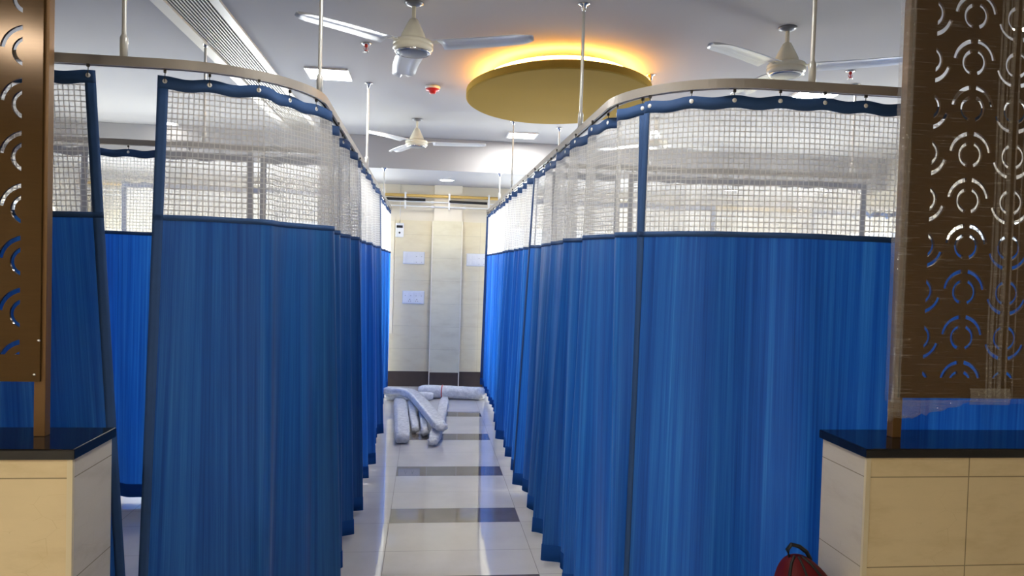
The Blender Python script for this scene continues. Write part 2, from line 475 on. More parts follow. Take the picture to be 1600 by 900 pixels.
# ------------------------------------------------------------------ paths
class Path:
    def __init__(s, pts):
        s.p = [Vector(p).to_2d() for p in pts]; s.c = [0]
        for a, b in zip(s.p, s.p[1:]): s.c.append(s.c[-1] + (b - a).length)
        s.L = s.c[-1]
    def at(s, q):
        q = min(max(q, 0), s.L - 1e-6)
        lo, hi = 0, len(s.c) - 1
        while hi - lo > 1:
            k = (lo + hi) // 2
            if s.c[k] <= q: lo = k
            else: hi = k
        a, b = s.p[lo], s.p[lo + 1]; t = (b - a).normalized()
        return a + t * (q - s.c[lo]), t
    def near(s, x, y):
        best = min(range(0, int(s.L / .005)), key=lambda k: (s.at(k * .005)[0] - Vector((x, y))).length)
        return best * .005
def corner_path(xfar, xc, yf, yend, r=.5):
    sg = 1 if xfar < xc else -1
    cx, cy = xc - sg * r, yf + r
    pts = [(xfar, yf)]
    n = 24
    for k in range(n + 1):
        a = R90 * k / n
        pts.append((cx + sg * r * math.sin(a), cy - r * math.cos(a)))
    pts.append((xc, yend))
    return Path(pts)
RZ = 2.35
PL = corner_path(XL + .005, -.48, 2.925, YB - .02)
PR = corner_path(XR - .005, .79, 2.70, YB - .02)
PLm = Path([(-.5, 4.97), (XL + .005, 4.93)])
PLr = Path([(-.5, 7.13), (XL + .005, 7.10)])
PRm = Path([(.81, 5.13), (3.19, 4.99)])
PRr = Path([(.81, 7.17), (XR - .005, 7.17)])

def rail(path, label, name='curtain_track'):
    pr = [(-.015, 0), (-.015, -.036), (-.005, -.036), (-.005, -.031), (-.011, -.031), (-.011, -.006), (.011, -.006), (.011, -.031), (.005, -.031), (.005, -.036), (.015, -.036), (.015, 0)]
    m = MB(); m.tube([(p.x, p.y, RZ) for p in path.p], 0, prof=pr, smooth=False)
    return tag(m.build(name, M['track']), label, 'curtain track')
rail(PL, 'long curved curtain track on the left of the aisle, bending round the front corner')
rail(PR, 'long curved curtain track on the right of the aisle, bending round the front corner')
rail(PLm, 'straight cross track of the left cubicles, seen in the curtain gap')
rail(PLr, 'rearmost cross track of the left cubicles, near the far window')
rail(PRm, 'short cross track seen through the net on the right, ending in mid air')
rail(PRr, 'rearmost cross track of the right cubicles, reaching the side wall')

# hanger rods
def hanger(x, y, top, label, first=[]):
    t = thing('hanger_rod', label, 'hanger rod', (x, y, RZ), 0, 'rods carrying the curtain tracks')
    H_ = top - RZ
    m = MB(); m.tube([(0, 0, .004), (0, 0, H_ - .004)], .0085, 12); m.build('rod', M['rod'], t)
    m = MB(); m.lathe([(0, .0005), (.0145, .0005), (.0145, .07), (.012, .078), (.0085, .084)], 14); m.build('sleeve', M['rod'], t)
    m = MB(); m.lathe([(0, H_ - .001), (.032, H_ - .001), (.032, H_ - .006), (.014, H_ - .012), (.012, H_ - .035), (.0085, H_ - .04)], 18); m.build('ceiling_flange', M['chrome'], t)
    return t
for x, y, top, lb in [
    (-1.15, 2.925, CZ, 'pale hanger rod on the left front track above the open curtain gap'),
    (-.49, 3.34, CZ, 'grey hanger rod at the left front corner, crossing the square ceiling light'),
    (-.48, 5.80, CZ, 'white hanger rod on the left aisle track, halfway along'),
    (-.48, 7.90, CZ, 'hidden'), 
    (-.48, 8.10, 2.65, 'short white hanger rod under the beam on the left aisle track'),
    (.79, 3.82, CZ, 'white hanger rod crossing in front of the yellow ceiling disc'),
    (.79, 6.95, CZ, 'thin hanger rod just behind the far edge of the yellow disc'),
    (.79, 7.90, 2.65, 'hidden'),
    (.79, 8.14, 2.65, 'short white hanger rod under the beam on the right aisle track'),
    (1.465, 2.70, CZ, 'tall grey hanger rod on the right front track beside the ceiling fan'),
    (3.05, 5.0, CZ, 'thin hanger rod near the free end of the short cross track'),
    (1.55, 5.085, CZ, 'hanger rod on the short cross track right of the yellow disc'),
    (1.274, 7.17, CZ, 'hanger rod on the right rear cross track, flange seen above the curving track'),
    (-1.45, 4.955, CZ, 'hanger rod on the left cross track, seen through the net'),
]:
    if lb != 'hidden': hanger(x, y, top, lb)

# ------------------------------------------------------------------ curtains
TOPZ, NETZ, HEMZ = 2.292, 1.765, .045
def make_shared():
    m = MB(); m.lathe([(.0, -.0042), (.0078, -.0042), (.0088, -.003), (.0088, .003), (.0078, .0042), (.0, .0042)], 14, axis='y')
    e = m.build('eyelet', M['eyelet']); me_e = e.data; bpy.data.objects.remove(e)
    m = MB()
    pts = [(0, .004, -.004), (0, -.004, -.007), (0, -.007, 0), (0, -.005, .012), (0, 0, .022), (0, .0, .044)]
    m.tube(pts, .0016, 6, upv=(1, 0, 0))
    m.box(-.005, .005, -.004, .004, .036, .05)
    h = m.build('hook', M['dark_wire']); me_h = h.data; bpy.data.objects.remove(h)
    return me_e, me_h
ME_E, ME_H = make_shared()

def curtain(label, path, s0, s1, sgn=1, amp=(.018, .05), lam=(.22, .4), bias=0., seed=1, hook=.175, bands=(1, 1), drop=0., sag=.009, lean=(0, 0), crumple=0, tuck=0., corner=1., bandw=.046):
    """sgn: +1 offsets to the right-hand side of the path direction"""
    rnd = random.Random(seed)
    L = s1 - s0
    n = max(16, int(L / .0125))
    # irregular fold phase
    ph, p = [], rnd.uniform(0, 6)
    lm = rnd.uniform(*lam)
    nxt = 0
    for j in range(n + 1):
        s = L * j / n
        if s > nxt: lm = rnd.uniform(*lam); nxt = s + lm * .5
        p += 2 * PI * (L / n) / lm; ph.append(p)
    k2 = rnd.uniform(0, 6)
    zs = [TOPZ, TOPZ - .048]
    zs += [TOPZ - .048 + (NETZ - TOPZ + .048) * k / 7 for k in range(1, 8)]
    iN = len(zs) - 1
    zs.append(NETZ - .022); iS = len(zs) - 1
    HT = HEMZ + .085
    zs += [NETZ - .022 + (HT - NETZ + .022) * k / 12 for k in range(1, 13)]
    iH = len(zs) - 1
    zs.append((HT + HEMZ) / 2); zs.append(HEMZ)
    nr = len(zs)
    grid = []
    nh = max(1, round((L - .04) / hook)); hk = (L - .04) / nh
    off0 = []
    for j in range(n + 1):
        s = L * j / n
        col = []
        for z in zs:
            t = (TOPZ - z) / (TOPZ - HEMZ)
            e = amp[0] + (amp[1] - amp[0]) * (t ** .8)
            g = math.sin(ph[j] + .75 * math.sin(ph[j] + k2) + .5 * t * math.sin(k2 + 3 * s)) + .32 * math.sin(2.37 * ph[j] + k2 + 1.2 * t) * t
            g = g + .25 * math.sin(.31 * ph[j] + k2)
            sh = .035 * t * math.sin(ph[j] * 1.0 + 1.3) * (amp[1] / .05)
            q = s0 + s + sh + (lean[0] * (1 - s / L) + lean[1] * s / L) * t
            pos, tn = path.at(q)
            nrm = Vector((tn.y, -tn.x)) * sgn
            e *= corner + (1 - corner) * abs(tn.y)
            o = e * g + bias * t
            if tuck: o -= tuck * max(0, 1 - s / .3) * (.25 + .75 * t)
            P = pos + nrm * o
            if q < 0: P += tn * q
            u = max(0, min(1, 1 - (t / .25)))
            dz = -sag * u * math.sin(PI * (s - .02) / hk) ** 2 if .02 <= s <= L - .02 else 0
            dz += drop * (.15 + .85 * t) + .006 * math.sin(ph[j] * .7 + k2) * t
            if crumple: dz += crumple * noise.noise(Vector((s * 16, z * 9, seed)))
            col.append(Vector((P.x, P.y, z + dz)))
        grid.append(col)
    U = [0]
    for j in range(n): U.append(U[-1] + max(.004, (grid[j + 1][iN] - grid[j][iN]).length))
    def normal(j, i):
        a = grid[min(j + 1, n)][i] - grid[max(j - 1, 0)][i]; b = grid[j][min(i + 1, nr - 1)] - grid[j][max(i - 1, 0)]
        return a.cross(b).normalized()
    o0, _ = path.at(s0 + L / 2)
    root = thing('cubicle_curtain', label, 'curtain', (o0.x, o0.y, 0), 0, 'blue cubicle curtains with net tops')
    base = Vector((o0.x, o0.y, 0))
    def sheet(name, i0, i1, mat):
        vs = []; uvs = []
        for j in range(n + 1):
            for i in range(i0, i1 + 1): vs.append(grid[j][i] - base); uvs.append((U[j] + seed * 3.7, grid[j][i].z))
        w_ = i1 - i0 + 1
        fs = [(j * w_ + i, (j + 1) * w_ + i, (j + 1) * w_ + i + 1, j * w_ + i + 1) for j in range(n) for i in range(w_ - 1)]
        me = bpy.data.meshes.new(name); me.from_pydata(vs, [], fs); me.materials.append(mat)
        lay = me.uv_layers.new(name='UVMap')
        for l in me.loops: lay.data[l.index].uv = uvs[l.vertex_index]
        me.polygons.foreach_set('use_smooth', [True] * len(fs))
        o = bpy.data.objects.new(name, me); COL.objects.link(o); o.parent = root
        return o
    def shell(name, j0, j1, i0, i1, mat, th=.0024):
        m = MB(); w_ = i1 - i0 + 1; N = j1 - j0 + 1
        vs = []
        for sg in (1, -1):
            for j in range(j0, j1 + 1):
                for i in range(i0, i1 + 1): vs.append(grid[j][i] + normal(j, i) * th * sg - base)
        fs = []
        B = N * w_
        for j in range(N - 1):
            for i in range(w_ - 1):
                a, b, c, d = j * w_ + i, (j + 1) * w_ + i, (j + 1) * w_ + i + 1, j * w_ + i + 1
                fs.append((a, b, c, d)); fs.append((B + d, B + c, B + b, B + a))
        for j in range(N - 1):
            for i in (0, w_ - 1): a, b = j * w_ + i, (j + 1) * w_ + i; fs.append((a, b, B + b, B + a))
        for i in range(w_ - 1):
            for j in (0, N - 1): a, b = j * w_ + i, j * w_ + i + 1; fs.append((a, b, B + b, B + a))
        m.add(vs, fs, 0, True)
        return m.build(name, mat, root)
    sheet('net_panel', 0, iN, M['net'])['label'] = 'white square net upper panel'
    sheet('fabric_panel', iN, nr - 1, M['fabric'])['label'] = 'striped blue cloth lower panel'
    bw = max(2, int(bandw / (L / n)))
    shell('top_band', 0, n, 0, 1, M['band'])
    shell('seam_band', 0, n, iN, iS, M['band'])
    shell('bottom_hem', 0, n, iH, nr - 1, M['hem'])
    if bands[0]: shell('side_band', 0, bw, 1, iH, M['band'])
    if bands[1]: shell('side_band', n - bw, n, 1, iH, M['band'])
    for k in range(nh + 1):
        j = min(n, max(0, round((.02 + hk * k) / L * n)))
        p = grid[j][0] + (grid[j][1] - grid[j][0]) * .42
        nv = normal(j, 0)
        e = bpy.data.objects.new('eyelet', ME_E); COL.objects.link(e); e.parent = root; e.location = p - base
        e.rotation_euler = (0, 0, math.atan2(-nv.x, nv.y))
        h = bpy.data.objects.new('hook', ME_H); COL.objects.link(h); h.parent = root
        h.location = p - base + Vector((0, 0, .002)); h.rotation_euler = (0, 0, math.atan2(-nv.x, nv.y))
        h.scale.z = max(.5, (RZ - .0365 - p.z) / .052)
    return root
def hemm():
    t = NT('navy_hem'); d = t.n('ShaderNodeBsdfDiffuse'); d.inputs[0].default_value = lin(40, 86, 156)
    r = t.n('ShaderNodeBsdfTranslucent'); r.inputs[0].default_value = lin(34, 86, 186)
    mx = t.n('ShaderNodeMixShader'); mx.inputs[0].default_value = .3
    t.l(d.outputs[0], mx.inputs[1]); t.l(r.outputs[0], mx.inputs[2]); return t.fin(mx.outputs[0])
M['hem'] = hemm()

sLc = PL.near(-1.03, 2.925)
sL0 = PL.near(-1.245, 2.925)
sA, sB = PL.near(-.48, 5.06), PL.near(-.48, 7.05)
FR = dict(amp=(.014, .04), lam=(.5, .95))
curtain('blue curtain half hidden by the left screen, its edge bounding the open gap', PL, .35, sL0, 1, seed=3, lean=(0, .16), **FR)
curtain('blue curtain wrapping the left front corner, leading edge at the gap', PL, sLc, sA, 1, amp=(.032, .06), lam=(.32, .52), bias=.04, seed=11, corner=.45)
curtain('blue curtain along the left aisle, second from the front', PL, sA + .02, sB, 1, amp=(.032, .055), lam=(.26, .4), bias=.045, seed=5)
curtain('brightest blue curtain at the far end of the left aisle side', PL, sB + .02, PL.L - .08, 1, amp=(.014, .03), lam=(.16, .3), bias=.0, seed=8)
sRc = PR.near(.900, 2.948)
rA, rB = PR.near(.79, 5.2), PR.near(.79, 7.45)
sRend = PR.near(1.9, 2.70)
curtain('wide flat blue curtain across the right front, partly behind the wrapped screen', PR, PR.near(3.1, 2.7), sRc - .01, -1, seed=21, bands=(1, 1), bandw=.032, **FR)
curtain('blue curtain behind the right screen, towards the side wall', PR, .3, PR.near(3.13, 2.7), -1, seed=24, **FR)
curtain('pleated blue curtain turning the right front corner into the aisle', PR, sRc - .01, rA, -1, amp=(.034, .068), lam=(.34, .56), bias=.04, seed=31, lean=(-.06, 0), tuck=.11, corner=.5)
curtain('pleated blue curtain along the right aisle, second from the front', PR, rA + .02, rB, -1, amp=(.032, .055), lam=(.26, .4), bias=.045, seed=36)
curtain('brightest blue curtain at the far end of the right aisle side', PR, rB + .02, PR.L - .08, -1, amp=(.014, .03), lam=(.16, .3), bias=.0, seed=38)
# cross curtains
sM = lambda p, x: p.near(x, p.at(abs(x - p.p[0].x))[0].y)
curtain('backlit blue curtain on the left cross track, filling the open gap', PLm, sM(PLm, -1.14), sM(PLm, -2.13), 1, amp=(.012, .022), lam=(.3, .5), seed=41)
curtain('backlit blue curtain on the left cross track beside the aisle', PLm, sM(PLm, -.56), sM(PLm, -1.095), 1, amp=(.012, .03), lam=(.25, .4), seed=42)
curtain('backlit blue curtain on the left cross track near the side wall', PLm, sM(PLm, -2.155), sM(PLm, -4.15), 1, amp=(.014, .03), lam=(.3, .5), seed=43)
curtain('blue curtain on the rear left cross track, third row back', PLr, sM(PLr, -.6), sM(PLr, -2.80), 1, amp=(.012, .03), lam=(.25, .4), seed=44)
curtain('blue curtain on the short cross track with its free edge, right cubicles', PRm, sM(PRm, 1.42), sM(PRm, 3.165), -1, amp=(.012, .03), lam=(.3, .5), seed=51)
curtain('blue curtain on the short cross track beside the aisle, right cubicles', PRm, sM(PRm, .87), sM(PRm, 1.36), -1, amp=(.012, .03), lam=(.25, .4), seed=52)
curtain('blue curtain on the rear right cross track, nearer the aisle', PRr, sM(PRr, .95), sM(PRr, 2.9), -1, amp=(.012, .03), lam=(.25, .4), seed=54)
curtain('bunched blue curtain with crumpled top on the rear right cross track', PRr, sM(PRr, 3.95), sM(PRr, 5.2), -1, amp=(.03, .05), lam=(.12, .2), seed=55, crumple=.035)

# ------------------------------------------------------------------ carved screens
def slots(cols, rows, xc0, zc0, px, pz, clip, low_first):
    """closed outlines of the arc cut-outs, clipped to clip=(x0,x1,z0,z1)"""
    out = []
    def arc(cx, cz, ri, ro, a0, a1):
        n = max(4, int(abs(a1 - a0) / 9)); A = [math.radians(a0 + (a1 - a0) * k / n) for k in range(n + 1)]
        return [(cx + ro * math.cos(a), cz + ro * math.sin(a)) for a in A] + [(cx + ri * math.cos(a), cz + ri * math.sin(a)) for a in reversed(A)]
    def halfplane(P, ax, v, keep):
        o = []
        for k in range(len(P)):
            a, b = P[k - 1], P[k]; ia, ib = keep * (a[ax] - v) >= 0, keep * (b[ax] - v) >= 0
            if ia != ib:
                t = (v - a[ax]) / (b[ax] - a[ax]); o.append((a[0] + t * (b[0] - a[0]), a[1] + t * (b[1] - a[1])))
            if ib: o.append(b)
        return o
    for c in range(cols):
        for r in range(rows):
            cx, cz = xc0 + c * px, zc0 + r * pz
            L = [('l', arc(cx, cz, .0345, .047, 108, 252)), ('r', arc(cx, cz, .0345, .047, -72, 72))]
            if (c + low_first) % 2: L += [('o', arc(cx, cz, .0685, .083, 197, 258)), ('o', arc(cx, cz, .0685, .083, 282, 343))]
            else: L += [('o', arc(cx, cz, .0685, .083, 98, 172)), ('o', arc(cx, cz, .0685, .083, 8, 82))]
            for kind, P in L:
                # a C whose two tips would be left as separate bits is halved first
                if kind in 'lr':
                    tipin = lambda q: clip[0] <= q[0] <= clip[1]
                    mid = cx - .0415 if kind == 'l' else cx + .0415
                    if not clip[0] < mid < clip[1]: continue
                for ax, v, kp in ((0, clip[0], 1), (0, clip[1], -1), (1, clip[2], 1), (1, clip[3], -1)):
                    P = halfplane(P, ax, v, kp)
                    if len(P) < 3: break
                if len(P) < 3: continue
                ar = abs(sum(P[k - 1][0] * P[k][1] - P[k][0] * P[k - 1][1] for k in range(len(P)))) / 2
                if ar > 4e-5: out.append(P)
    return out
def carved_panel(name, x0, x1, z0, z1, y, th, outlines, mat, parent):
    cu = bpy.data.curves.new(name, 'CURVE'); cu.dimensions = '2D'; cu.fill_mode = 'BOTH'; cu.extrude = th / 2
    for P in [[(x0, z0), (x1, z0), (x1, z1), (x0, z1)]] + outlines:
        sp = cu.splines.new('POLY'); sp.points.add(len(P) - 1)
        for k, (a, b) in enumerate(P): sp.points[k].co = (a, b, 0, 1)
        sp.use_cyclic_u = True
    tmp = bpy.data.objects.new('tmp', cu); COL.objects.link(tmp)
    dg = bpy.context.evaluated_depsgraph_get()
    me = bpy.data.meshes.new_from_object(tmp.evaluated_get(dg))
    bpy.data.objects.remove(tmp)
    me.transform(Matrix(((1, 0, 0, 0), (0, 0, -1, y + th / 2), (0, 1, 0, 0), (0, 0, 0, 1))))
    me.materials.clear(); me.materials.append(mat); me.name = name
    bm = bmesh.new(); bm.from_mesh(me); bmesh.ops.recalc_face_normals(bm, faces=bm.faces[:]); bm.to_mesh(me); bm.free()
    o = bpy.data.objects.new(name, me); COL.objects.link(o); o.parent = parent
    return o
def screen(side):
    if side == 'left':
        t = thing('carved_screen', 'brown carved divider screen on the left half wall, bare', 'screen', (-1.196, 2.44, HZ), 0, 'carved divider screens')
        x0, x1, zb = -2.75, -1.196, 1.2
        cl = (-2.6, -1.256, 1.285, 2.90)
        out = slots(8, 11, -1.2395 - 7 * .17, 2.063 - 5 * .1625, .17, .1625, cl, 1)
        posts, mat = (-1.2005, -2.73), M['bronze']
    else:
        t = thing('carved_screen', 'brown carved divider screen on the right half wall, wrapped in clear film', 'screen', (1.757, 2.44, HZ), 0, 'carved divider screens')
        x0, x1, zb = 1.704, 3.3, 1.172
        cl = (1.79, 3.22, 1.246, 2.92)
        out = slots(9, 12, 1.9395 - .17, 2.552 - 8 * .1655, .17, .1655, cl, 1)
        posts, mat = (1.708, 3.28), M['bronze_brushed']
    T = Vector(t.location)
    zt = 2.972
    sheet_o = carved_panel('carved_panel', x0 - T.x, x1 - T.x, zb - T.z, zt - T.z, 0, .009, [[(a - T.x, b - T.z) for a, b in P] for P in out], mat, t)
    for px in posts:
        m = MB(); w2 = .017
        m.box(px - w2 - T.x, px + w2 - T.x, .0095, .0435, .0003, zt - T.z, bev=.002)
        m.build('post', M['bronze_tube'] if side == 'left' else M['bronze_tube'], t)
    m = MB()
    for z in (zb + .017, zt - .017): m.box(min(posts) + .018 - T.x, max(posts) - .018 - T.x, .0095, .04, z - .017 - T.z, z + .017 - T.z)
    m.build('cross_bar', M['bronze_tube'], t)
    if side == 'left':
        for px_, pz_ in ((-1.212, 1.222), (-1.2, 1.33)):
            m = MB(); m.lathe([(0, -.002), (.004, -.002), (.005, .0005)], 12, (px_ - T.x, 0, pz_ - T.z), axis='y'); m.build('screw', M['chrome'], t)
    return t, T
screen('left')
tR, TR = screen('right')
# stretch film: a wrinkled sleeve round the right screen, with a torn flap hanging below the corner
def film_sleeve():
    m = MB(); rnd = random.Random(4)
    x0, x1, z0, z1 = 1.683 - TR.x, 3.32 - TR.x, 1.155 - TR.z, 2.968 - TR.z
    nz, prof = 70, []
    for z_i in range(nz + 1):
        z = z0 + (z1 - z0) * z_i / nz
        ring = []
        yf, yb = -.007, .052
        seq = [(x0, yb), (x0 - .003, .02), (x0 - .002, yf + .01), (x0 + .02, yf)] + [(x0 + .02 + (x1 - x0 - .04) * k / 40, yf) for k in range(1, 40)] + [(x1 - .02, yf), (x1, yb)]
        for k, (x, y) in enumerate(seq):
            wv = .0022 * noise.noise(Vector((x * 5, z * 60, 2.))) + .0015 * noise.noise(Vector((x * 30, z * 20, 5.)))
            ring.append((x, y + wv - .001, z))
        prof.append(ring)
    K = len(prof[0]); vs = [p for r in prof for p in r]
    fs = [(i * K + k, i * K + k + 1, (i + 1) * K + k + 1, (i + 1) * K + k) for i in range(nz) for k in range(K - 1)]
    m.add(vs, fs, 0, True)
    # flap below the lower corner
    vs = []; nx, nz2 = 26, 8
    for i in range(nz2 + 1):
        for k in range(nx + 1):
            x = x0 - .03 + .36 * k / nx
            dep = .075 * max(0, 1 - (k / nx) ** 1.3) * (1 + .35 * noise.noise(Vector((k * .5, 0, 3))))
            z = z0 + .012 - dep * i / nz2
            y = -.012 + .018 * noise.noise(Vector((x * 22, z * 40, 1))) * i / nz2
            vs.append((x, y, z))
    fs = [(i * (nx + 1) + k, i * (nx + 1) + k + 1, (i + 1) * (nx + 1) + k + 1, (i + 1) * (nx + 1) + k) for i in range(nz2) for k in range(nx)]
    m.add(vs, fs, 1, True)
    # bunched vertical bands of film
    for xc, wd in ((2.035, .004), (2.05, .007), (2.068, .003), (2.085, .009), (2.112, .004), (2.14, .003)):
        vs = []
        for i in range(61):
            z = z0 + .02 + (z1 - z0 - .03) * i / 60
            for k in range(5):
                a = PI * k / 4
                vs.append((xc - TR.x + wd * math.cos(a) + .004 * noise.noise(Vector((xc * 9, z * 5, 1))), -.009 - wd * .7 * math.sin(a), z))
        fs = [(i * 5 + k, i * 5 + k + 1, (i + 1) * 5 + k + 1, (i + 1) * 5 + k) for i in range(60) for k in range(4)]
        m.add(vs, fs, 1, True)
    # bubble-wrap scrap caught at the lower edge
    vs = [(1.965 - TR.x + .16 * i / 14, -.016 - .006 * math.sin(PI * j / 8) - .003 * ((i + j) % 2), z0 - .003 + .06 * j / 8) for j in range(9) for i in range(15)]
    m.add(vs, [(j * 15 + i, j * 15 + i + 1, (j + 1) * 15 + i + 1, (j + 1) * 15 + i) for j in range(8) for i in range(14)], 1, True)
    for k, fc in enumerate(m.f):
        if k < nz * (K - 1) and (k % (K - 1)) < 3: m.mi[k] = 1
    o = m.build('film_wrap', [M['film'], M['film_bunched']], tR, fix=False); o['label'] = 'clear wrinkled stretch film'
film_sleeve()

# ------------------------------------------------------------------ ceiling: fans, lights, disc, grille
def ceiling_fan(x, y, label, a0, zs=0.):
    t = thing('ceiling_fan', label, 'fan', (x, y, CZ), a0, 'cream ceiling fans')
    m = MB(); m.lathe([(0, -.0005), (.05, -.0005), (.052, -.008), (.03, -.018), (.012, -.022)], 24); m.build('ceiling_cup', M['fan_ring'], t)
    m = MB(); m.tube([(0, 0, -.018), (0, 0, -.11)], .011, 12); m.build('down_rod', M['fan_cream'], t)
    m = MB(); m.lathe([(.013, -.085), (.022, -.09), (.04, -.125), (.062, -.17), (.068, -.19), (.064, -.198), (.02, -.2)], 32); m.build('canopy_cone', M['fan_cream'], t)
    m = MB(); m.lathe([(.02, -.196), (.075, -.2), (.1, -.206), (.107, -.216), (.107, -.226), (.103, -.228), (.103, -.231), (.107, -.233), (.107, -.246), (.098, -.258), (.086, -.263)], 40)
    b = m.build('motor_housing', M['fan_cream'], t)
    m = MB(); m.lathe([(.088, -.262), (.084, -.27), (.074, -.2725), (.0, -.2735)], 40); m.build('bottom_cap', M['fan_ring'], b)
    m = MB(); m.lathe([(.092, -.259), (.096, -.266), (.09, -.2715), (.083, -.269)], 40); m.build('chrome_ring', M['chrome'], b)
    for k in range(3):
        a = 2 * PI * k / 3; ca, sa = math.cos(a), math.sin(a)
        m = MB(); vs = []; N = 14
        for i in range(N + 1):
            r = .15 + (.665 - .15) * i / N
            wdt = (.068 + .012 * (1 - i / N)) * (1 if i < N - 1 else (.8 if i == N - 1 else .35))
            off = .01 * math.sin(PI * i / N)
            for q, dz in ((-1, -.007), (-.4, .003), (.4, .002), (1, -.014)):
                for th in (.0012, -.0012):
                    u, v_ = r, q * wdt + off
                    vs.append((u * ca - v_ * sa, u * sa + v_ * ca, -.222 + dz + th))
        fs = []
        for i in range(N):
            for q in range(3):
                A = i * 8 + q * 2; B = A + 8
                fs += [(A, A + 2, B + 2, B), (A + 1, B + 1, B + 3, A + 3)]
            for q in (0, 3):
                A = i * 8 + q * 2; fs.append((A, A + 8, A + 9, A + 1))
        for e in (0, N * 8): fs += [(e, e + 1, e + 3, e + 2), (e + 2, e + 3, e + 5, e + 4), (e + 4, e + 5, e + 7, e + 6)]
        m.add(vs, fs, 0, True); bl = m.build('blade', M['fan_blade'], t)
        m = MB(); vs = []
        for r, hw in ((.098, .016), (.13, .014), (.16, .03), (.19, .032)):
            for sg in (-1, 1):
                for dz in (.001, .0045): vs.append((r * ca - sg * hw * sa, r * sa + sg * hw * ca, -.222 + dz + (.0 if r < .15 else .002)))
        fs = []
        for i in range(3):
            A, B = i * 4, i * 4 + 4
            fs += [(A, A + 2, B + 2, B), (A + 1, B + 1, B + 3, A + 3), (A, B, B + 1, A + 1), (A + 2, A + 3, B + 3, B + 2)]
        fs += [(0, 1, 3, 2), (12, 14, 15, 13)]
        m.add(vs, fs); m.build('blade_bracket', M['fan_cream'], bl)
    return t
M['fan_ring'] = plain('fan_cap_grey', lin(120, 124, 132), .3, .3)
ceiling_fan(-.10, 3.978, 'cream ceiling fan nearest the camera, left of the yellow disc', math.radians(-24))
ceiling_fan(1.991, 3.956, 'cream ceiling fan on the right, beside the wrapped screen', math.radians(-30))
ceiling_fan(-.122, 7.109, 'small-looking far ceiling fan in front of the beam', math.radians(-8))
ceiling_fan(2.05, 6.5, 'ceiling fan over the right cubicles, seen only through the net', math.radians(10))

def square_light(x, y, s, label, mat='panel_light', sy=None, rz=0):
    sy = sy or s
    t = thing('ceiling_panel_light', label, 'ceiling light', (x, y, CZ), rz, 'square ceiling panel lights')
    m = MB(); a, b = s / 2, sy / 2
    for q in ((-a, a, -b, -b + .014), (-a, a, b - .014, b), (-a, -a + .014, -b + .014, b - .014), (a - .014, a, -b + .014, b - .014)): m.box(q[0], q[1], q[2], q[3], -.014, -.0004)
    m.build('frame', M['white_plastic'], t)
    m = MB(); m.box(-a + .014, a - .014, -b + .014, b - .014, -.009, -.0006); m.build('diffuser', M[mat], t)
square_light(-.752, 5.57, .31, 'bright square ceiling light left of the near fan, crossed by a rod')
square_light(2.93, 5.37, .33, 'bright square ceiling light above the right front curtain track', sy=.36, rz=-.1)
square_light(.965, 7.66, .31, 'far square ceiling light behind the yellow disc', 'panel_far')
square_light(-2.75, 3.75, .34, 'added fill light over the left front cubicle, behind the left screen', 'added_panel_dim')  # unseen lamp added to lift the left cubicle and its floor
square_light(3.3, 3.6, .3, 'added fill light over the right front cubicle, behind the wrapped screen', 'down_soft')  # unseen lamp added to brighten the right cubicle
square_light(.15, 2.75, .34, 'added fill light over the aisle entrance, nearer than the near fan', 'added_panel_aisle')  # unseen lamp added above the view to brighten the aisle floor
square_light(-2.69, -.29, .5, 'warm ceiling light behind the camera, above the left half wall', 'lobby_light')
square_light(-1.0, -.6, .6, 'added warm fill light behind the camera, second from the left wall', 'lobby_light')  # added fill for the half walls and front curtains
square_light(.9, -1.0, .34, 'added warm fill light behind the camera, second from the right wall', 'lobby_light')  # small added fill for the right front, no known fixture
square_light(-2.4, -2.2, .6, 'added warm fill light far behind the camera by the front wall', 'lobby_light')  # added rear fill lamp, unseen, brightens the front surfaces
def round_light(x, y, z, label, mat='down_soft'):
    t = thing('downlight', label, 'ceiling light', (x, y, z), 0, 'round downlights')
    m = MB(); m.lathe([(.076, -.0004), (.1, -.0004), (.1, -.004), (.094, -.008), (.076, -.008), (.076, -.0004)], 32); m.build('rim', M['white_plastic'], t)
    m = MB(); m.lathe([(.0758, -.0005), (.0758, -.0065), (.03, -.0072), (.0005, -.0072)], 32); m.build('diffuser', M[mat], t)
round_light(-2.673, 8.0, CZ, 'round downlight seen through the net on the left front curtain')
round_light(.22, 8.976, 2.65, 'round downlight under the beam at the end of the aisle', 'down')
round_light(3.75, 8.75, 2.65, 'round downlight under the beam, seen through the right net')
round_light(1.627, 9.0, 2.65, 'round downlight under the beam, left of the right net panel')

# elliptical yellow ceiling disc with a hidden warm strip on top
DX, DY, RX, RY, DZB, DZT = .910, 5.268, .657, .873, 2.82, 2.872
t = thing('ceiling_disc', 'yellow oval ceiling disc with glowing warm rim', 'ceiling feature', (DX, DY, CZ))
m = MB(); n = 96
m.lathe([(.0005, DZB - CZ), (.985, DZB - CZ), (1, DZB - CZ + .006), (1, DZT - CZ), (.97, DZT - CZ), (.97, DZB - CZ + .012), (.0005, DZB - CZ + .012)], n, sx=RX, sy=RY, smooth=False)
m.build('disc', M['disc'], t)
m = MB(); m.lathe([(.58, DZB - CZ + .013), (.58, -.0005)], n, sx=RX, sy=RY); m.build('neck', M['ceiling'], t)
m = MB()
ring = [((RX * .79) * math.cos(2 * PI * k / n), (RY * .79) * math.sin(2 * PI * k / n), -.06) for k in range(n + 1)]
m.tube(ring, .011, 8, cap=False); m.build('light_strip', M['led'], t)

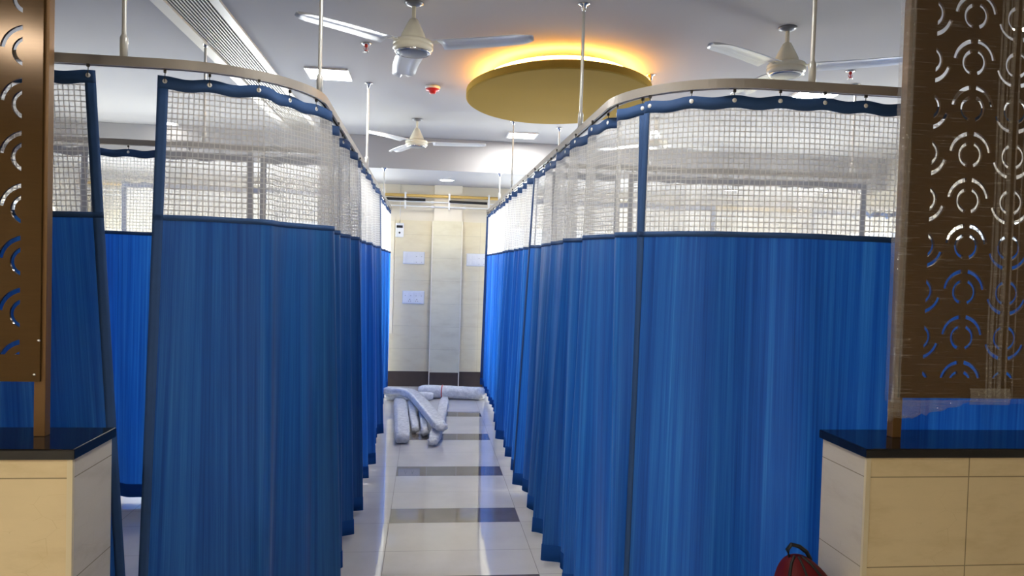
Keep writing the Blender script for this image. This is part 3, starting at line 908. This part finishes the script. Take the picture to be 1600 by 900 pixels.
# linear air grille along the ceiling left of the aisle
t = thing('linear_air_grille', 'long slotted air grille in the ceiling, left of the aisle', 'air vent', (0, 0, CZ))
gx0, gx1, gy0, gy1 = -1.515, -1.138, 1.0, 8.1
m = MB(); m.box(gx0 + .06, gx1 - .05, gy0 + .05, gy1 - .05, -.003, -.0005); m.build('slot_shade_sheet', M['slot_shade'], t)  # near-black sheet stands for the shade in the gaps between slats
m = MB()
for q in ((gx0, gx0 + .075, gy0, gy1), (gx1 - .055, gx1, gy0, gy1), (gx0 + .075, gx1 - .055, gy0, gy0 + .06), (gx0 + .075, gx1 - .055, gy1 - .06, gy1)): m.box(*q, -.016, -.0006)
m.box(gx0 + .068, gx0 + .08, gy0 + .06, gy1 - .06, -.024, -.0035)
m.build('frame', M['white_metal'], t)
m = MB()
for k in range(11):
    x = gx0 + .094 + k * (gx1 - gx0 - .16) / 10.6; m.box(x - .0042, x + .0042, gy0 + .06, gy1 - .06, -.008, -.0035)
m.build('slats', M['white_metal'], t)

# smoke detector and sprinklers
t = thing('smoke_detector', 'white round detector with red base on the ceiling near the disc', 'detector', (.014, 5.79, CZ))
m = MB(); m.lathe([(0, -.0004), (.058, -.0004), (.06, -.012), (.057, -.022)], 32); m.build('base', M['white_plastic'], t)
m = MB(); m.lathe([(.056, -.021), (.05, -.034), (.03, -.036), (.026, -.05), (.022, -.056), (0, -.056)], 28); m.build('sensor', M['red'], t)
def sprinkler(x, y, label):
    t = thing('sprinkler', label, 'sprinkler', (x, y, CZ), 0, 'ceiling sprinklers')
    m = MB(); m.lathe([(0, -.0004), (.032, -.0004), (.036, -.004), (.018, -.009), (.011, -.01)], 24); m.build('escutcheon', M['chrome'], t)
    m = MB(); m.lathe([(.011, -.009), (.011, -.02), (.007, -.024), (.004, -.026), (.004, -.048), (.0, -.048)], 14)
    for s in (-1, 1): m.tube([(.006 * s, 0, -.018), (.014 * s, 0, -.032), (.004 * s, 0, -.05)], .0025, 6)
    m.build('frame_arms', M['red'], t)
    m = MB(); m.lathe([(0, -.049), (.008, -.05), (.017, -.052), (.017, -.054), (0, -.054)], 16); m.build('deflector', M['chrome'], t)
sprinkler(-.416, 4.771, 'small sprinkler below the near fan')
sprinkler(2.823, 4.697, 'red sprinkler on the ceiling beside the wrapped screen')
sprinkler(2.1, 5.9, 'sprinkler head seen through the right front net')

# ------------------------------------------------------------------ back wall services
PY = 9.57
m = MB(); m.tube([(XL + .01, PY, 2.50), (XR - .01, PY, 2.50)], .02, 14)
tag(m.build('gas_pipe', M['yellow_pipe']), 'yellow pipe running along the top of the back wall', 'pipe')
m = MB(); m.tube([(-.62, PY - .016, 2.447), (-.033, PY - .016, 2.447)], .017, 12); tag(m.build('insulated_pipe', M['black']), 'black insulated pipe left of the column', 'pipe')
m = MB(); m.tube([(.275, PY - .016, 2.437), (.77, PY - .016, 2.43)], .017, 12); tag(m.build('insulated_pipe', M['black']), 'black insulated pipe over the column and to its right', 'pipe')
for z, a, lb in ((2.425, XL + .01, 'upper white conduit along the back wall'), (2.365, XL + .01, 'lower white conduit along the back wall')):
    m = MB(); m.tube([(a, PY + .013, z), (XR - .01, PY + .013, z)], .0095, 10)
    for x in (.06, .475): m.tube([(x - .02, PY + .013, z), (x + .02, PY + .013, z)], .016, 10)
    tag(m.build('conduit', M['white_plastic']), lb, 'pipe')
for x, lb in ((-.29, 'white pipe bracket above the left switch plate'), (.275, 'white pipe bracket on the column'), (.79, 'white pipe bracket right of the column'), (-1.1, 'white pipe bracket above the left window'), (1.6, 'white pipe bracket above the right window')):
    m = MB(); yb = 9.609 if .09 < x < .44 else YB - .0005
    m.box(x - .011, x + .011, PY - .026, PY - .0225, 2.335, 2.54)
    for z in (2.337, 2.53): m.box(x - .011, x + .011, PY - .0225, yb, z, z + .008)
    tag(m.build('pipe_bracket', M['white_plastic']), lb, 'bracket', 'white pipe brackets')

def plate(x0, x1, z0, z1, label, kind):
    t = thing('switch_plate', label, 'switch plate', ((x0 + x1) / 2, YB - .012, (z0 + z1) / 2), 0, 'white wall plates')
    a, b = (x1 - x0) / 2, (z1 - z0) / 2
    m = MB(); m.box(-a, a, -.012, -.0003, -b, b, bev=.003); m.build('plate', M['white_plastic'], t)
    m = MB(); m.box(-a - .004, a + .004, -.006, -.0002, -b - .004, b + .004); m.build('back_frame', M['plate_edge'], t)
    for r in (-1, 1):
        if kind == 'socket' and r < 0:
            for sx in (-.33, .33):
                m = MB(); m.box(a * sx * 1.0 - .03, a * sx + .03, -.0145, -.0118, -b * .5 - .03, -b * .5 + .03, bev=.002); so = m.build('socket', M['white_plastic'], t)
                m = MB()
                for dx, dz, q in ((0, .014, .0055), (-.013, -.008, .0042), (.013, -.008, .0042)): m.lathe([(0, -.0152), (q, -.0152), (q, -.0143)], 10, (a * sx + dx, 0, -b * .5 + dz), axis='y')
                m.build('pin_hole', M['black'], so)
        else:
            for k in range(4):
                x = -a + (k + .5) * 2 * a / 4
                wide = kind != 'socket' and k < 2
                m = MB(); m.box(x - .022, x + .022, -.0148, -.0118, r * b * .48 - .026, r * b * .48 + .026, bev=.002)
                rk = m.build('rocker', M['white_plastic'], t)
                if k >= 2 or kind == 'socket':
                    m = MB(); m.box(x - .007, x + .007, -.0155, -.0147, r * b * .48 - .019, r * b * .48 - .0155); m.build('indicator', M['dark_wire'], rk)
M['plate_edge'] = plain('plate_edge', lin(196, 204, 214), .4)
plate(-.302, -.03, 1.617, 1.772, 'white switch plate left of the column, above the socket plate', 'switch')
plate(-.298, -.02, 1.094, 1.258, 'white socket plate low on the wall left of the column', 'socket')
plate(.528, .79, 1.612, 1.77, 'white switch plate right of the column', 'switch')
t = thing('wall_controller', 'white wall controller with dark display, left of the column', 'controller', (-.358, YB - .012, 2.053))
m = MB(); m.box(-.054, .054, -.028, -.0003, -.094, .094, bev=.012); m.build('case', M['white_plastic'], t)
m = MB(); m.box(-.04, .04, -.03, -.0275, .028, .06); m.build('display', M['black'], t)
m = MB(); m.lathe([(0, -.031), (.012, -.031), (.013, -.0275)], 16, (0, 0, -.035), axis='y'); m.build('button', M['dark_wire'], t)
m = MB(); m.tube([(0, -.008, .093), (.002, -.008, .2), (0, -.008, .36), (.001, -.008, .59)], .004, 6); m.build('cable', M['white_plastic'], t)

# ------------------------------------------------------------------ wrapped bundles on the floor
def smooth_path(pts, n=8):
    out = []
    P = [Vector(p) for p in pts]; P = [P[0] * 2 - P[1]] + P + [P[-1] * 2 - P[-2]]
    for i in range(1, len(P) - 2):
        for k in range(n):
            t = k / n; a, b, c, d = P[i - 1], P[i], P[i + 1], P[i + 2]
            out.append(.5 * ((2 * b) + (c - a) * t + (2 * a - 5 * b + 4 * c - d) * t * t + (3 * b - a - 3 * c + d) * t ** 3))
    return out + [P[-2]]
def bundle(label, pts, hw, hh, seed, tuft=None, ex=3.0):
    pts = smooth_path(pts, 9); m = MB(); n = 22; U = Vector((0, 0, 1))
    vs = []; N = len(pts)
    for i, p in enumerate(pts):
        tn = (pts[min(i + 1, N - 1)] - pts[max(i - 1, 0)]).normalized(); sd = tn.cross(U).normalized(); u = sd.cross(tn)
        e = min(1, .72 + .28 * min(i, N - 1 - i) / 1.5)
        for k in range(n):
            a = 2 * PI * k / n; c, s = math.cos(a), math.sin(a)
            q = (abs(c) ** ex + abs(s) ** ex) ** (-1 / ex)
            ns = 1 + .06 * noise.noise(Vector((p.x * 9 + c * 2, p.y * 9, s * 2 + seed)))
            vs.append(p + sd * (c * q * hw * e * ns) + u * (s * q * hh * e * ns))
    fs = [(i * n + k, i * n + (k + 1) % n, (i + 1) * n + (k + 1) % n, (i + 1) * n + k) for i in range(N - 1) for k in range(n)]
    fs += [tuple(range(n)), tuple((N - 1) * n + k for k in range(n))]
    m.add(vs, fs, 0, True)
    zmin = min(v[2] for v in vs)
    t = tag(m.build('wrapped_bundle', M['wrap']), label, 'wrapped bundle', 'film-wrapped track bundles')
    if tuft:
        # crumpled loose end of the film
        b = bmesh.new(); bmesh.ops.create_icosphere(b, subdivisions=3, radius=1)
        for v in b.verts:
            k = 1 + .38 * noise.noise(v.co * 2.6 + Vector((seed, 0, 0)))
            v.co = Vector(tuft[:3]) + Vector((v.co.x * tuft[3], v.co.y * tuft[3] * 1.1, v.co.z * tuft[4])) * k
        me = bpy.data.meshes.new('film_tuft'); b.to_mesh(me); b.free(); me.materials.append(M['wrap'])
        for p in me.polygons: p.use_smooth = True
        o = bpy.data.objects.new('film_tuft', me); COL.objects.link(o); o.parent = t
    return t
bundle('flat wrapped bundle on the floor, leftmost of the pile', [(-.175, 6.53, .047), (-.205, 7.3, .047), (-.265, 8.42, .047)], .072, .044, 1., ex=8)
bundle('thin wrapped bundle just right of the leftmost one', [(-.066, 7.0, .04), (-.1, 7.6, .04), (-.135, 8.36, .04)], .038, .037, 2., (-.066, 6.97, .042, .036, .034), ex=6)
bundle('short wrapped bundle in the middle of the pile with a knotted end', [(.024, 6.86, .042), (.006, 7.4, .042), (-.026, 8.3, .042)], .036, .038, 3., (.022, 6.83, .044, .038, .034), ex=6)
bundle('wrapped bundle lying under the long diagonal one', [(.102, 6.5, .043), (.165, 7.2, .043), (.255, 8.55, .043)], .052, .039, 4., (.095, 6.47, .042, .05, .034), ex=8)
bundle('long bent wrapped bundle lying diagonally across the top of the pile', [(.165, 6.68, .134), (.07, 7.25, .14), (-.06, 8.0, .142), (-.14, 8.32, .142), (-.27, 8.48, .142), (-.45, 8.54, .14)], .066, .04, 5., (.172, 6.62, .138, .058, .04), ex=8)
roll = bundle('round wrapped roll along the foot of the back wall', [(-.05, 8.88, .08), (.3, 8.8, .082), (.5, 8.76, .082), (.735, 8.72, .08)], .079, .076, 6., ex=2.1)
bundle('round wrapped roll at the back left of the pile', [(-.425, 8.64, .055), (-.3, 8.62, .055), (-.1, 8.68, .055), (.12, 8.66, .055)], .05, .048, 7., ex=2.1)
m = MB(); m.tube([(.225, 8.818, .0815), (.236, 8.816, .0815)], .083, 20, upv=(0, 0, 1))
m.build('tape', M['red'], roll)['label'] = 'thin red tape band'

# ------------------------------------------------------------------ backpack beside the right half wall
t = thing('backpack', 'dark red backpack with black piping beside the right half wall', 'backpack', (1.377, 2.43, 0), math.radians(0))
def bag_pt(a, v):
    """a: angle round, v: 0 bottom .. 1 top"""
    hw = .119 * math.sqrt(max(0, 1 - max(0, (v - .70) / .30) ** 1.5)); hd = .098 * math.sqrt(max(0, 1 - max(0, (v - .5) / .5) ** 2.4))
    c, s = math.cos(a), math.sin(a); q = (abs(c) ** 2.8 + abs(s) ** 2.8) ** (-1 / 2.8)
    bl = min(1, .86 + v * 2)
    return Vector((c * q * hw * bl - .045 * max(0, (v - .7) / .3) ** 1.5, s * q * hd * bl, .002 + .61 * v))
m = MB(); n, K = 40, 30
vs = []
for i in range(K + 1):
    v = 1 - (1 - i / K) ** 1.6
    for k in range(n):
        p = bag_pt(2 * PI * k / n, min(v, .9995)); vs.append(p)
fs = [(i * n + k, i * n + (k + 1) % n, (i + 1) * n + (k + 1) % n, (i + 1) * n + k) for i in range(K) for k in range(n)] + [tuple(range(n)), tuple(K * n + k for k in range(n))]
m.add(vs, fs, 0, True); m.build('body', M['bag'], t)
for deg, r, nm in ((-60, .0055, 'zipper'), (-98, .0045, 'piping'), (-140, .0055, 'zipper')):
    m = MB(); pts = []
    for i in range(25):
        v = .05 + .945 * (i / 24) ** .7; pts.append(bag_pt(math.radians(deg), min(v, .998)) * 1.0 + Vector((0, -.001, .001)))
    m.tube(pts, r, 8); m.build(nm, M['bag_black'], t)
m = MB(); pts = [bag_pt(math.radians(a_), .62) + Vector((math.cos(math.radians(a_)) * .002, -.003, 0)) for a_ in range(-150, -29, 8)]
m = MB(); m.tube([(-.07, 0, .597), (-.08, 0, .63), (-.066, 0, .648), (-.036, 0, .64), (-.008, 0, .62), (.008, .0, .592)], .0075, 8); m.build('carry_handle', M['bag_black'], t)
m = MB(); m.tube([(.05, .07, .47), (.06, .1, .4), (.06, .105, .28), (.07, .085, .08)], .016, 8); m.build('shoulder_strap', M['bag_black'], t)
m = MB(); m.tube([(-.05, .07, .47), (-.06, .1, .4), (-.06, .105, .28), (-.07, .085, .08)], .016, 8); m.build('shoulder_strap', M['bag_black'], t)
m = MB()
fp = [bag_pt(math.radians(-70 + k * 4), .66 - .0) for k in range(11)]
m.tube([p + Vector((0, -.002, 0)) for p in fp], .006, 8); m.build('pocket_zip', M['bag_black'], t)
